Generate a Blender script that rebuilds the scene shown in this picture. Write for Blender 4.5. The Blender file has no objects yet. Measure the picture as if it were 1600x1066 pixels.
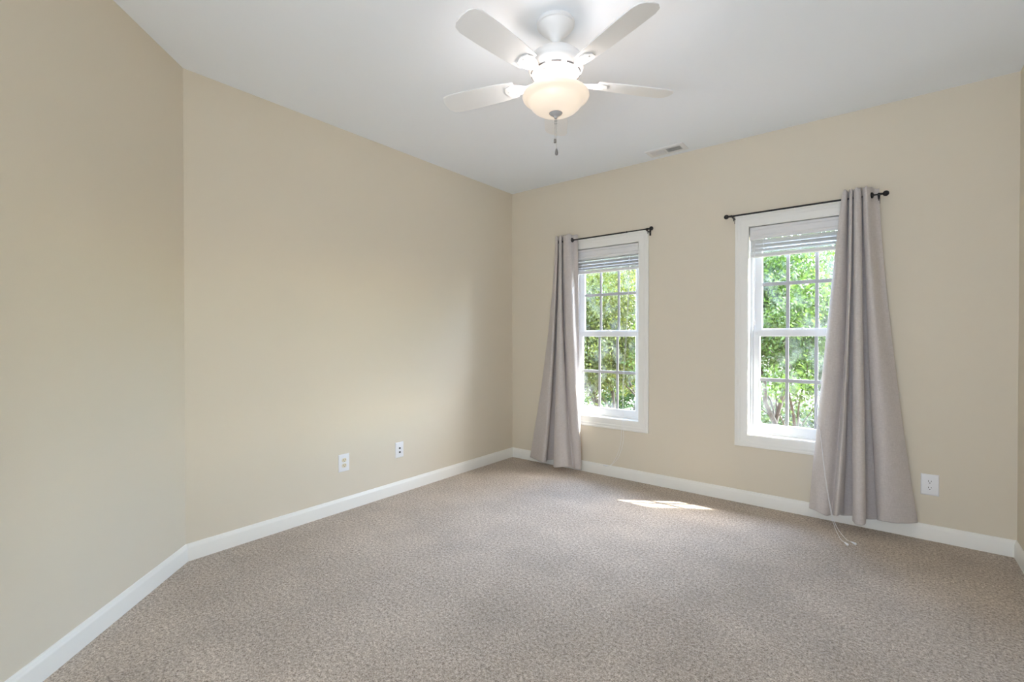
import bpy, bmesh, math, random
import numpy as np
from mathutils import Vector, Matrix
PI = math.pi
S = bpy.context.scene
C = S.collection

# ------------------------------------------------------------------ camera
cam_d = bpy.data.cameras.new('camera')
cam_d.sensor_width = 36.0
cam_d.lens = 733.43 / 1600 * 36.0
cam_d.clip_start = 0.05
cam = bpy.data.objects.new('camera', cam_d)
C.objects.link(cam)
cam.location = (0, 0, 1.2503)
cam.rotation_mode = 'XYZ'
yaw, pit, rol = 0.67034, -0.0080, -0.00087
cam.matrix_world = (Matrix.Translation((0, 0, 1.2503)) @ Matrix.Rotation(yaw, 4, 'Z')
                    @ Matrix.Rotation(PI / 2 + pit, 4, 'X') @ Matrix.Rotation(rol, 4, 'Z'))
S.camera = cam

# ------------------------------------------------------------------ light
S.view_settings.view_transform = 'Standard'
S.view_settings.look = 'None'
S.view_settings.gamma = 1.0
S.view_settings.use_curve_mapping = False
S.view_settings.exposure = 0.21
S.cycles.use_denoising = True
S.cycles.max_bounces = 14
S.cycles.diffuse_bounces = 8
S.cycles.transparent_max_bounces = 24
S.cycles.sample_clamp_indirect = 6.0
S.cycles.caustics_reflective = False
S.cycles.caustics_refractive = False

world = bpy.data.worlds.new('world'); S.world = world
world.use_nodes = True
wn = world.node_tree.nodes; wl = world.node_tree.links
sky = wn.new('ShaderNodeTexSky')
sky.sky_type = 'NISHITA'
sky.sun_disc = False
sky.sun_elevation = math.radians(46)
sky.sun_rotation = math.radians(57)
bg = wn['Background']
bg.inputs['Strength'].default_value = 10.0
haze = wn.new('ShaderNodeVectorMath'); haze.operation = 'MULTIPLY_ADD'      # sky * k + even bright haze
haze.inputs[1].default_value = (0.75, 0.75, 0.75)
haze.inputs[2].default_value = (0.31, 0.345, 0.40)
wl.new(sky.outputs[0], haze.inputs[0])
wl.new(haze.outputs[0], bg.inputs['Color'])

sun_d = bpy.data.lights.new('sun', 'SUN')
sun_d.energy = 24.0
sun_d.angle = math.radians(0.5)
sun_d.color = (1.0, 0.95, 0.86)
sun = bpy.data.objects.new('sun', sun_d); C.objects.link(sun)
sun_dir = Vector((-1.55, -1.0, -1.92)).normalized()
sun.rotation_euler = sun_dir.to_track_quat('-Z', 'Y').to_euler()
sun.location = (8, 10, 12)

def area(name, loc, sx, sy, energy, color, direction, portal=False):
    d = bpy.data.lights.new(name, 'AREA'); d.shape = 'RECTANGLE'
    d.size = sx; d.size_y = sy; d.energy = energy; d.color = color
    if portal: d.cycles.is_portal = True
    o = bpy.data.objects.new(name, d); C.objects.link(o)
    o.location = loc
    o.rotation_euler = Vector(direction).to_track_quat('-Z', 'Y').to_euler()
    return o

# room dimensions ---------------------------------------------------
XA, XC, YB, YA, H = -3.0495, 0.5947, 3.852, 0.9145, 2.743
YR = -1.15                         # rear wall with the opening to the hall
W1, W2, HW = -1.990, -0.466, 0.330  # window centres and half width
ZS, ZT = 0.522, 2.072              # window opening bottom / top
YO = 4.09                          # outer brick face
area('sky_portal_left', (W1, YO + .02, 1.3), .7, 1.6, 1, (1, 1, 1), (0, -1, 0), True)
area('sky_portal_right', (W2, YO + .02, 1.3), .7, 1.6, 1, (1, 1, 1), (0, -1, 0), True)
# added fill light behind the camera, shining forward from the unseen hall
area('hall_fill', (-0.25, -2.75, 1.37), 2.6, 2.6, 52, (0.69, 0.80, 1.0), (0, 1, 0))
# second added fill, aimed up from the hall floor to brighten the ceiling
area('hall_up_fill', (-0.25, -1.95, 0.03), 2.5, 1.3, 172, (0.675, 0.806, 1.0), (0, 0.35, 1))

# ------------------------------------------------------------------ helpers
def mat(name, col, rough=0.6, bump=None, spec=0.5, metal=0.0, emit=None, es=1.0, var=None, trans=0.0):
    """procedural principled material; var=(scale, amount) colour noise, bump=(scale, strength)"""
    m = bpy.data.materials.new(name); m.use_nodes = True
    nt = m.node_tree; n = nt.nodes; l = nt.links
    b = n['Principled BSDF']
    b.inputs['Base Color'].default_value = (*col, 1)
    b.inputs['Roughness'].default_value = rough
    b.inputs['Metallic'].default_value = metal
    b.inputs['Specular IOR Level'].default_value = spec
    tc = n.new('ShaderNodeTexCoord')
    if var:
        t = n.new('ShaderNodeTexNoise'); t.inputs['Scale'].default_value = var[0]; t.inputs['Detail'].default_value = 4
        l.new(tc.outputs['Object'], t.inputs['Vector'])
        r = n.new('ShaderNodeValToRGB')
        a = var[1]
        r.color_ramp.elements[0].position = .3; r.color_ramp.elements[1].position = .7
        r.color_ramp.elements[0].color = (*[c * (1 - a) for c in col], 1)
        r.color_ramp.elements[1].color = (*[min(1, c * (1 + a)) for c in col], 1)
        l.new(t.outputs[0], r.inputs[0]); l.new(r.outputs[0], b.inputs['Base Color'])
    if bump:
        t = n.new('ShaderNodeTexNoise'); t.inputs['Scale'].default_value = bump[0]; t.inputs['Detail'].default_value = 3
        l.new(tc.outputs['Object'], t.inputs['Vector'])
        k = n.new('ShaderNodeBump'); k.inputs['Strength'].default_value = bump[1]; k.inputs['Distance'].default_value = .002
        l.new(t.outputs[0], k.inputs['Height']); l.new(k.outputs[0], b.inputs['Normal'])
    if emit:
        b.inputs['Emission Color'].default_value = (*emit, 1); b.inputs['Emission Strength'].default_value = es
    return m

def srgb(r, g, b):
    f = lambda c: (c / 255 / 12.92) if c / 255 <= .04045 else ((c / 255 + .055) / 1.055) ** 2.4
    return (f(r), f(g), f(b))

class MB:
    def __init__(s): s.v = []; s.f = []
    def add(s, v, f):
        o = len(s.v); s.v += [tuple(x) for x in v]; s.f += [tuple(i + o for i in q) for q in f]
    def box(s, x0, x1, y0, y1, z0, z1):
        v = [(x, y, z) for x in (x0, x1) for y in (y0, y1) for z in (z0, z1)]
        s.add(v, [(0, 1, 3, 2), (4, 6, 7, 5), (0, 4, 5, 1), (2, 3, 7, 6), (0, 2, 6, 4), (1, 5, 7, 3)])
    def obox(s, c, ax, hs):
        """oriented box: centre, three axes, half sizes"""
        c = Vector(c); a = [Vector(q) * h for q, h in zip(ax, hs)]
        v = [c + a[0] * i + a[1] * j + a[2] * k for i in (-1, 1) for j in (-1, 1) for k in (-1, 1)]
        s.add(v, [(0, 1, 3, 2), (4, 6, 7, 5), (0, 4, 5, 1), (2, 3, 7, 6), (0, 2, 6, 4), (1, 5, 7, 3)])
    def lathe(s, prof, c=(0, 0, 0), n=40, axis='Z', cap=True):
        vs = []; fs = []
        for r, h in prof:
            for k in range(n):
                a = 2 * PI * k / n; p = (r * math.cos(a), r * math.sin(a), h)
                if axis == 'X': p = (p[2], p[0], p[1])
                if axis == 'Y': p = (p[0], p[2], p[1])
                vs.append((p[0] + c[0], p[1] + c[1], p[2] + c[2]))
        m = len(prof)
        for i in range(m - 1):
            for k in range(n):
                fs.append((i * n + k, i * n + (k + 1) % n, (i + 1) * n + (k + 1) % n, (i + 1) * n + k))
        if cap:
            fs.append(tuple(range(n))[::-1]); fs.append(tuple(range((m - 1) * n, m * n)))
        s.add(vs, fs)
    def tube(s, pts, rad, n=8, cap=True):
        pts = [Vector(p) for p in pts]
        rads = rad if isinstance(rad, (list, tuple)) else [rad] * len(pts)
        vs = []; fs = []; prev = None
        for i, p in enumerate(pts):
            t = (pts[min(i + 1, len(pts) - 1)] - pts[max(i - 1, 0)]).normalized()
            if prev is None:
                u = t.orthogonal().normalized()
            else:
                u = (prev - t * prev.dot(t)).normalized()
            prev = u; w = t.cross(u)
            for k in range(n):
                a = 2 * PI * k / n
                vs.append(p + (u * math.cos(a) + w * math.sin(a)) * rads[i])
        for i in range(len(pts) - 1):
            for k in range(n):
                fs.append((i * n + k, i * n + (k + 1) % n, (i + 1) * n + (k + 1) % n, (i + 1) * n + k))
        if cap:
            fs.append(tuple(range(n))[::-1]); fs.append(tuple(range((len(pts) - 1) * n, len(pts) * n)))
        s.add(vs, fs)
    def ringrect(s, x0, x1, z0, z1, prof, y, sgn=-1):
        """moulding swept round a rectangle (mitred): prof = [(outward offset, projection)]; open loop of profile"""
        vs = []; fs = []
        for d, t in prof:
            yy = y + sgn * t
            vs += [(x0 - d, yy, z0 - d), (x1 + d, yy, z0 - d), (x1 + d, yy, z1 + d), (x0 - d, yy, z1 + d)]
        m = len(prof)
        for i in range(m):
            j = (i + 1) % m
            for k in range(4):
                fs.append((i * 4 + k, i * 4 + (k + 1) % 4, j * 4 + (k + 1) % 4, j * 4 + k))
        s.add(vs, fs)
    def build(s, name, m, parent=None, smooth=False, bevel=0, loc=None, angle=35, seg=2, solid=0):
        me = bpy.data.meshes.new(name); me.from_pydata(s.v, [], s.f); me.update()
        bm = bmesh.new(); bm.from_mesh(me); bmesh.ops.recalc_face_normals(bm, faces=bm.faces); bm.to_mesh(me); bm.free()
        if smooth or bevel:
            me.polygons.foreach_set('use_smooth', [True] * len(me.polygons))
            me.set_sharp_from_angle(angle=math.radians(angle))
        me.materials.append(m)
        o = bpy.data.objects.new(name, me); C.objects.link(o)
        if solid:
            k = o.modifiers.new('solid', 'SOLIDIFY'); k.thickness = solid; k.offset = 0
        if bevel:
            k = o.modifiers.new('bevel', 'BEVEL'); k.width = bevel; k.segments = seg; k.limit_method = 'ANGLE'; k.angle_limit = math.radians(40)
            k.harden_normals = True
        if loc: o.location = loc
        if parent: o.parent = parent
        return o

def tag(o, label, cat, group=None, kind=None):
    if label: o['label'] = label
    if cat: o['category'] = cat
    if group: o['group'] = group
    if kind: o['kind'] = kind
    return o
def empty(name, loc=(0, 0, 0), rz=0):
    o = bpy.data.objects.new(name, None); C.objects.link(o); o.location = loc; o.rotation_euler = (0, 0, rz)
    o.empty_display_size = .05
    return o
def struct(o, label=None, cat=None):
    o['kind'] = 'structure'
    return tag(o, label, cat)

# ------------------------------------------------------------------ materials
M = {}
M['wall'] = mat('wall_paint', srgb(221, 212, 195), .85, bump=(260, .12), spec=.25)
M['ceil'] = mat('ceiling_paint', srgb(243, 248, 254), .95, bump=(200, .1), spec=.15)
M['trim'] = mat('trim_paint', srgb(239, 238, 233), .38, bump=(90, .03))
M['vinyl'] = mat('white_vinyl', srgb(240, 242, 245), .32)
M['grille'] = mat('grey_grille', srgb(180, 180, 184), .4)
M['blind'] = mat('blind_slat', srgb(226, 226, 226), .45)
M['plastic'] = mat('white_plastic', srgb(236, 237, 240), .35)
M['ivory'] = mat('ivory_plastic', srgb(226, 216, 190), .35)
M['dark'] = mat('dark_slot', srgb(38, 34, 30), .6)
M['black'] = mat('black_metal', srgb(34, 32, 32), .45, metal=.3, bump=(120, .05))
M['fan'] = mat('fan_white', srgb(238, 238, 238), .4)
M['nickel'] = mat('satin_grey', srgb(178, 178, 180), .4)
M['chain'] = mat('chain_metal', srgb(196, 196, 196), .3, metal=.8)
M['fob'] = mat('fob_grey', srgb(120, 118, 116), .4)
M['cord'] = mat('cord_white', srgb(238, 238, 240), .7)
M['brick'] = mat('outside_brick', srgb(196, 168, 150), .9, var=(9, .2), bump=(40, .4))
M['soffit'] = mat('soffit_white', srgb(232, 232, 232), .7)
M['bark'] = mat('bark', srgb(60, 54, 48), .95, var=(14, .35), bump=(60, .6))
M['vent'] = mat('vent_white', srgb(232, 232, 233), .4)
M['duct'] = mat('duct_dark', srgb(70, 70, 72), .8)

# carpet: speckled cut pile
def carpet():
    m = bpy.data.materials.new('carpet_pile'); m.use_nodes = True
    nt = m.node_tree; n = nt.nodes; l = nt.links; b = n['Principled BSDF']
    b.inputs['Roughness'].default_value = 1.0; b.inputs['Specular IOR Level'].default_value = .05
    b.inputs['Sheen Weight'].default_value = .25; b.inputs['Sheen Roughness'].default_value = .6
    tc = n.new('ShaderNodeTexCoord')
    def noise(sc, det=2, rough=.6):
        t = n.new('ShaderNodeTexNoise'); t.inputs['Scale'].default_value = sc
        t.inputs['Detail'].default_value = det; t.inputs['Roughness'].default_value = rough
        l.new(tc.outputs['Object'], t.inputs['Vector']); return t
    fine = noise(165, 3, .75); mid = noise(70, 2); big = noise(2.6, 4); trk = noise(0.9, 2)
    rp = n.new('ShaderNodeValToRGB')
    e = rp.color_ramp.elements
    e[0].position = .36; e[0].color = (*srgb(104, 87, 71), 1)
    e[1].position = .64; e[1].color = (*srgb(236, 224, 210), 1)
    k = e.new(.46); k.color = (*srgb(170, 154, 138), 1)
    k = e.new(.55); k.color = (*srgb(204, 190, 175), 1)
    mx = n.new('ShaderNodeMix'); mx.data_type = 'FLOAT'; mx.inputs[0].default_value = .35
    l.new(fine.outputs[0], mx.inputs[2]); l.new(mid.outputs[0], mx.inputs[3])
    l.new(mx.outputs[0], rp.inputs[0])
    # worn / brushed patches of the pile
    r2 = n.new('ShaderNodeMapRange'); r2.inputs[1].default_value = .36; r2.inputs[2].default_value = .64
    r2.inputs[3].default_value = .88; r2.inputs[4].default_value = 1.08
    l.new(big.outputs[0], r2.inputs[0])
    r3 = n.new('ShaderNodeMapRange'); r3.inputs[1].default_value = .35; r3.inputs[2].default_value = .65
    r3.inputs[3].default_value = .94; r3.inputs[4].default_value = 1.06
    l.new(trk.outputs[0], r3.inputs[0])
    mu = n.new('ShaderNodeMath'); mu.operation = 'MULTIPLY'; l.new(r2.outputs[0], mu.inputs[0]); l.new(r3.outputs[0], mu.inputs[1])
    mc = n.new('ShaderNodeVectorMath'); mc.operation = 'SCALE'
    l.new(rp.outputs[0], mc.inputs[0]); l.new(mu.outputs[0], mc.inputs['Scale'])
    l.new(mc.outputs[0], b.inputs['Base Color'])
    bp = n.new('ShaderNodeBump'); bp.inputs['Strength'].default_value = .9; bp.inputs['Distance'].default_value = .008
    l.new(mx.outputs[0], bp.inputs['Height']); l.new(bp.outputs[0], b.inputs['Normal'])
    return m
M['carpet'] = carpet()

# woven curtain fabric, a little light comes through
def fabric():
    m = bpy.data.materials.new('curtain_fabric'); m.use_nodes = True
    nt = m.node_tree; n = nt.nodes; l = nt.links; b = n['Principled BSDF']; out = n['Material Output']
    tc = n.new('ShaderNodeTexCoord')
    def streak(sx, sz, sc):
        mp = n.new('ShaderNodeMapping'); mp.inputs['Scale'].default_value = (sx, sx, sz)
        l.new(tc.outputs['Object'], mp.inputs[0])
        t = n.new('ShaderNodeTexNoise'); t.inputs['Scale'].default_value = sc; t.inputs['Detail'].default_value = 3
        l.new(mp.outputs[0], t.inputs['Vector']); return t
    a = streak(1, 9, 45); c = streak(9, 1, 45)
    ad = n.new('ShaderNodeMath'); ad.operation = 'ADD'; l.new(a.outputs[0], ad.inputs[0]); l.new(c.outputs[0], ad.inputs[1])
    rp = n.new('ShaderNodeValToRGB'); e = rp.color_ramp.elements
    mr = n.new('ShaderNodeMath'); mr.operation = 'MULTIPLY'; mr.inputs[1].default_value = .5; l.new(ad.outputs[0], mr.inputs[0])
    e[0].position = .35; e[0].color = (*srgb(198, 190, 187), 1); e[1].position = .65; e[1].color = (*srgb(216, 209, 206), 1)
    l.new(mr.outputs[0], rp.inputs[0]); l.new(rp.outputs[0], b.inputs['Base Color'])
    b.inputs['Roughness'].default_value = .75; b.inputs['Specular IOR Level'].default_value = .3
    b.inputs['Sheen Weight'].default_value = .3
    bp = n.new('ShaderNodeBump'); bp.inputs['Strength'].default_value = .25; bp.inputs['Distance'].default_value = .001
    l.new(mr.outputs[0], bp.inputs['Height']); l.new(bp.outputs[0], b.inputs['Normal'])
    tr = n.new('ShaderNodeBsdfTranslucent'); l.new(rp.outputs[0], tr.inputs[0])
    mx = n.new('ShaderNodeMixShader'); mx.inputs[0].default_value = .08
    l.new(b.outputs[0], mx.inputs[1]); l.new(tr.outputs[0], mx.inputs[2]); l.new(mx.outputs[0], out.inputs[0])
    return m
M['fabric'] = fabric()

def glass():
    m = bpy.data.materials.new('window_glass'); m.use_nodes = True
    nt = m.node_tree; n = nt.nodes; l = nt.links; out = n['Material Output']; n.remove(n['Principled BSDF'])
    t = n.new('ShaderNodeBsdfTransparent'); t.inputs[0].default_value = (.95, .97, .96, 1)
    g = n.new('ShaderNodeBsdfGlossy'); g.inputs['Roughness'].default_value = .03
    # streaky dirt film that catches the light
    d = n.new('ShaderNodeBsdfTranslucent'); d.inputs[0].default_value = (.85, .93, .95, 1)
    tc = n.new('ShaderNodeTexCoord'); mp = n.new('ShaderNodeMapping'); mp.inputs['Scale'].default_value = (4, 4, 2.6)
    l.new(tc.outputs['Object'], mp.inputs[0])
    ns = n.new('ShaderNodeTexNoise'); ns.inputs['Scale'].default_value = 2.2; ns.inputs['Detail'].default_value = 5
    l.new(mp.outputs[0], ns.inputs['Vector'])
    mr = n.new('ShaderNodeMapRange'); mr.inputs[1].default_value = .5; mr.inputs[2].default_value = .75
    mr.inputs[3].default_value = 0.0; mr.inputs[4].default_value = .028
    l.new(ns.outputs[0], mr.inputs[0])
    lw = n.new('ShaderNodeLayerWeight'); lw.inputs[0].default_value = .5
    pw = n.new('ShaderNodeMath'); pw.operation = 'POWER'; pw.inputs[1].default_value = 4.5; l.new(lw.outputs['Facing'], pw.inputs[0])
    fr = n.new('ShaderNodeMath'); fr.operation = 'MULTIPLY_ADD'; fr.inputs[1].default_value = .7; fr.inputs[2].default_value = .03; l.new(pw.outputs[0], fr.inputs[0])
    m1 = n.new('ShaderNodeMixShader'); l.new(fr.outputs[0], m1.inputs[0]); l.new(t.outputs[0], m1.inputs[1]); l.new(g.outputs[0], m1.inputs[2])
    m2 = n.new('ShaderNodeMixShader'); l.new(mr.outputs[0], m2.inputs[0]); l.new(m1.outputs[0], m2.inputs[1]); l.new(d.outputs[0], m2.inputs[2])
    l.new(m2.outputs[0], out.inputs[0])
    return m
M['glass'] = glass()

def leafmat(name, c1, c2, tcol, mixt=.5):
    m = bpy.data.materials.new(name); m.use_nodes = True
    nt = m.node_tree; n = nt.nodes; l = nt.links; b = n['Principled BSDF']; out = n['Material Output']
    tc = n.new('ShaderNodeTexCoord'); t = n.new('ShaderNodeTexNoise'); t.inputs['Scale'].default_value = 6; t.inputs['Detail'].default_value = 5
    l.new(tc.outputs['Object'], t.inputs['Vector'])
    rp = n.new('ShaderNodeValToRGB'); e = rp.color_ramp.elements
    e[0].position = .38; e[0].color = (*c1, 1); e[1].position = .62; e[1].color = (*c2, 1)
    l.new(t.outputs[0], rp.inputs[0]); l.new(rp.outputs[0], b.inputs['Base Color'])
    b.inputs['Roughness'].default_value = .55
    tr = n.new('ShaderNodeBsdfTranslucent'); tr.inputs[0].default_value = (*tcol, 1)
    mx = n.new('ShaderNodeMixShader'); mx.inputs[0].default_value = mixt
    l.new(b.outputs[0], mx.inputs[1]); l.new(tr.outputs[0], mx.inputs[2]); l.new(mx.outputs[0], out.inputs[0])
    return m
M['leaf_yellow'] = leafmat('leaf_yellow_green', srgb(55, 64, 26), srgb(86, 93, 41), srgb(96, 102, 39), .5)
M['leaf_green'] = leafmat('leaf_fresh_green', srgb(38, 57, 24), srgb(65, 86, 39), srgb(76, 102, 39), .5)
M['leaf_dark'] = leafmat('leaf_dull_green', srgb(51, 63, 36), srgb(72, 82, 51), srgb(82, 93, 47), .45)
M['lawn'] = mat('lawn', srgb(78, 88, 50), .95, var=(7, .35), bump=(90, .8))
M['drive'] = mat('driveway', srgb(140, 128, 120), .9, var=(4, .08), bump=(120, .2))
M['mulch'] = mat('mulch', srgb(128, 108, 94), .95, var=(30, .3), bump=(120, .8))

def bowlmat():
    m = mat('frosted_bowl', srgb(244, 224, 202), .35)
    nt = m.node_tree; n = nt.nodes; l = nt.links; b = n['Principled BSDF']
    b.inputs['Emission Color'].default_value = (1.0, .90, .79, 1)
    b.inputs['Emission Strength'].default_value = .36      # the lit lamp
    return m
M['bowl'] = bowlmat()
M['bulb'] = mat('frosted_bulb', srgb(250, 246, 236), .3, emit=(1, .9, .78), es=2.0)

# ------------------------------------------------------------------ room shell
b = MB(); b.box(XA - .3, XC + .3, -3.2, YB + .1, -.12, 0)
struct(b.build('floor', M['carpet']), 'speckled taupe cut-pile carpet covering the room', 'carpet')
b = MB(); b.box(XA - .3, XC + .9, -3.2, YB + .1, H, H + .12)
struct(b.build('ceiling', M['ceil']), 'flat white painted ceiling', 'ceiling')

def holed(mb, x0, x1, z0, z1, y0, y1, holes):
    """wall slab along x with rectangular holes [(hx0,hx1,hz0,hz1)] as one set of prisms"""
    xs = x0
    for hx0, hx1, hz0, hz1 in holes:
        mb.box(xs, hx0, y0, y1, z0, z1)
        if hz0 > z0: mb.box(hx0, hx1, y0, y1, z0, hz0)
        mb.box(hx0, hx1, y0, y1, hz1, z1); xs = hx1
    mb.box(xs, x1, y0, y1, z0, z1)
WH = [(W1 - HW - .012, W1 + HW + .012, ZS - .012, ZT + .012), (W2 - HW - .012, W2 + HW + .012, ZS - .012, ZT + .012)]
b = MB(); holed(b, XA - .25, XC + .25, -.1, H + .1, YB, YB + .10, WH)
struct(b.build('wall_window', M['wall']), 'beige painted wall with two windows', 'wall')
b = MB(); holed(b, XA - .25, XC + .6, -.5, H + .1, YB + .10, YO, WH)
struct(b.build('wall_outside', M['brick']), 'brick outer face of the window wall', 'wall')
b = MB(); b.box(XA - .16, XA, YA - .02, YB + .05, -.1, H + .1)
struct(b.build('wall_left', M['wall']), 'beige painted wall on the left with two cover plates', 'wall')
dx, dy = 0.7050, -0.7092
b = MB()
L = (YA - YR + .1) / -dy
b.add([(XA, YA, -.1), (XA + dx * L, YA + dy * L, -.1), (XA + dx * L - .12, YA + dy * L - .12, -.1), (XA - .12, YA - .12 + .1, -.1),
       (XA, YA, H + .1), (XA + dx * L, YA + dy * L, H + .1), (XA + dx * L - .12, YA + dy * L - .12, H + .1), (XA - .12, YA - .12 + .1, H + .1)],
      [(0, 1, 2, 3), (4, 5, 6, 7), (0, 1, 5, 4), (1, 2, 6, 5), (2, 3, 7, 6), (3, 0, 4, 7)])
struct(b.build('wall_angled', M['wall']), 'beige painted wall set at an angle at the far left', 'wall')
b = MB(); b.box(XC, XC + .15, -1.3, YB + .05, -.1, H + .1)
struct(b.build('wall_right', M['wall']), 'beige painted wall at the right edge', 'wall')
b = MB(); holed(b, -1.6, XC + .5, -.1, H + .1, YR - .12, YR, [(-.93, .52, -.09, 2.66)])  # opening made wide and tall so the added fill reaches the room
struct(b.build('wall_rear', M['wall']), 'beige wall behind the camera with a cased opening', 'wall')
b = MB(); b.box(-1.7, -1.55, -2.95, YR, -.1, H + .1); b.box(1.05, 1.2, -2.95, YR, -.1, H + .1); b.box(-1.7, 1.2, -2.95, -2.8, -.1, H + .1)  # unseen hall, added to hold the fill lights
struct(b.build('wall_hall', M['wall']), 'beige walls of the added hall behind the camera', 'wall')
b = MB()
b.ringrect(-.84, .43, -.3, 2.57, [(0, 0), (0, .014), (.07, .018), (.085, .012), (.085, 0)], YR, 1)
struct(b.build('trim_1', M['trim'], bevel=.002), 'white casing round the opening behind the camera', 'trim')

b = MB()
b.ringrect(-1.50, 1.0, -.02, 2.62, [(0, 0), (0, .04), (.05, .04), (.05, 0)], -2.80, 1)  # frame added round the fill light, no glass in it
b.box(-.28, -.22, -2.80, -2.765, 0, 2.62)
struct(b.build('fill_light_frame', M['trim'], bevel=.003), 'white frame added round the fill light behind the camera', 'frame')

# baseboards: flat board with a rounded moulded top, swept along the wall foot
BP = [(0, 0), (.0125, 0), (.0125, .072), (.011, .078), (.0085, .083), (.0075, .088), (.005, .0945), (0, .0965)]
def baseboard(name, pts, label):
    """pts: polyline of wall foot (room on the left-hand side of travel); mitred"""
    vs = []; fs = []; n = len(pts); P = [Vector((p[0], p[1])) for p in pts]
    for i in range(n):
        d0 = (P[i] - P[i - 1]).normalized() if i else None
        d1 = (P[i + 1] - P[i]).normalized() if i < n - 1 else None
        n0 = Vector((-d0.y, d0.x)) if d0 else None; n1 = Vector((-d1.y, d1.x)) if d1 else None
        if n0 is None: nn = n1
        elif n1 is None: nn = n0
        else: nn = (n0 + n1) / (1 + n0.dot(n1))
        for t, z in BP: vs.append((P[i].x + nn.x * t, P[i].y + nn.y * t, z))
    m = len(BP)
    for i in range(n - 1):
        for k in range(m):
            fs.append((i * m + k, i * m + (k + 1) % m, (i + 1) * m + (k + 1) % m, (i + 1) * m + k))
    fs.append(tuple(range(m))); fs.append(tuple(range((n - 1) * m, n * m)))
    q = MB(); q.add(vs, fs)
    return struct(q.build(name, M['trim'], smooth=True, angle=25), label, 'baseboard')
# one piece per wall, mitred at the corners by extending along the shared bisector
def miter(pm, p, pn):
    return [pm, p, pn]
def bb_piece(name, prev, a, c, nxt, label):
    P = [Vector(q) if q else None for q in (prev, a, c, nxt)]
    def nrm(u, v): d = (v - u).normalized(); return Vector((-d.y, d.x))
    n1 = nrm(P[1], P[2]); ends = []
    for pt, other in ((P[1], (P[0], P[1]) if P[0] is not None else None), (P[2], (P[2], P[3]) if P[3] is not None else None)):
        if other is None: nn = n1
        else:
            n0 = nrm(*other); nn = (n0 + n1) / (1 + n0.dot(n1))
        ends.append((pt, nn))
    vs = []; m = len(BP)
    for pt, nn in ends:
        for t, z in BP: vs.append((pt.x + nn.x * t, pt.y + nn.y * t, z))
    fs = [(k, (k + 1) % m, m + (k + 1) % m, m + k) for k in range(m)] + [tuple(range(m)), tuple(range(m, 2 * m))]
    q = MB(); q.add(vs, fs)
    return struct(q.build(name, M['trim'], smooth=True, angle=25), label, 'baseboard')
pR0, pR1 = (XC, -1.1), (XC, YB); pB1 = (XA, YB); pA1 = (XA, YA); pE = (XA + dx * (L - .15), YA + dy * (L - .15))
bb_piece('baseboard_right', None, pR0, pR1, pB1, 'white baseboard along the wall at the right edge')
bb_piece('baseboard_window', pR0, pR1, pB1, pA1, 'white baseboard under the two windows')
bb_piece('baseboard_left', pR1, pB1, pA1, pE, 'white baseboard under the two cover plates')
bb_piece('baseboard_angled', pB1, pA1, pE, None, 'white baseboard along the angled wall at far left')

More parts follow.
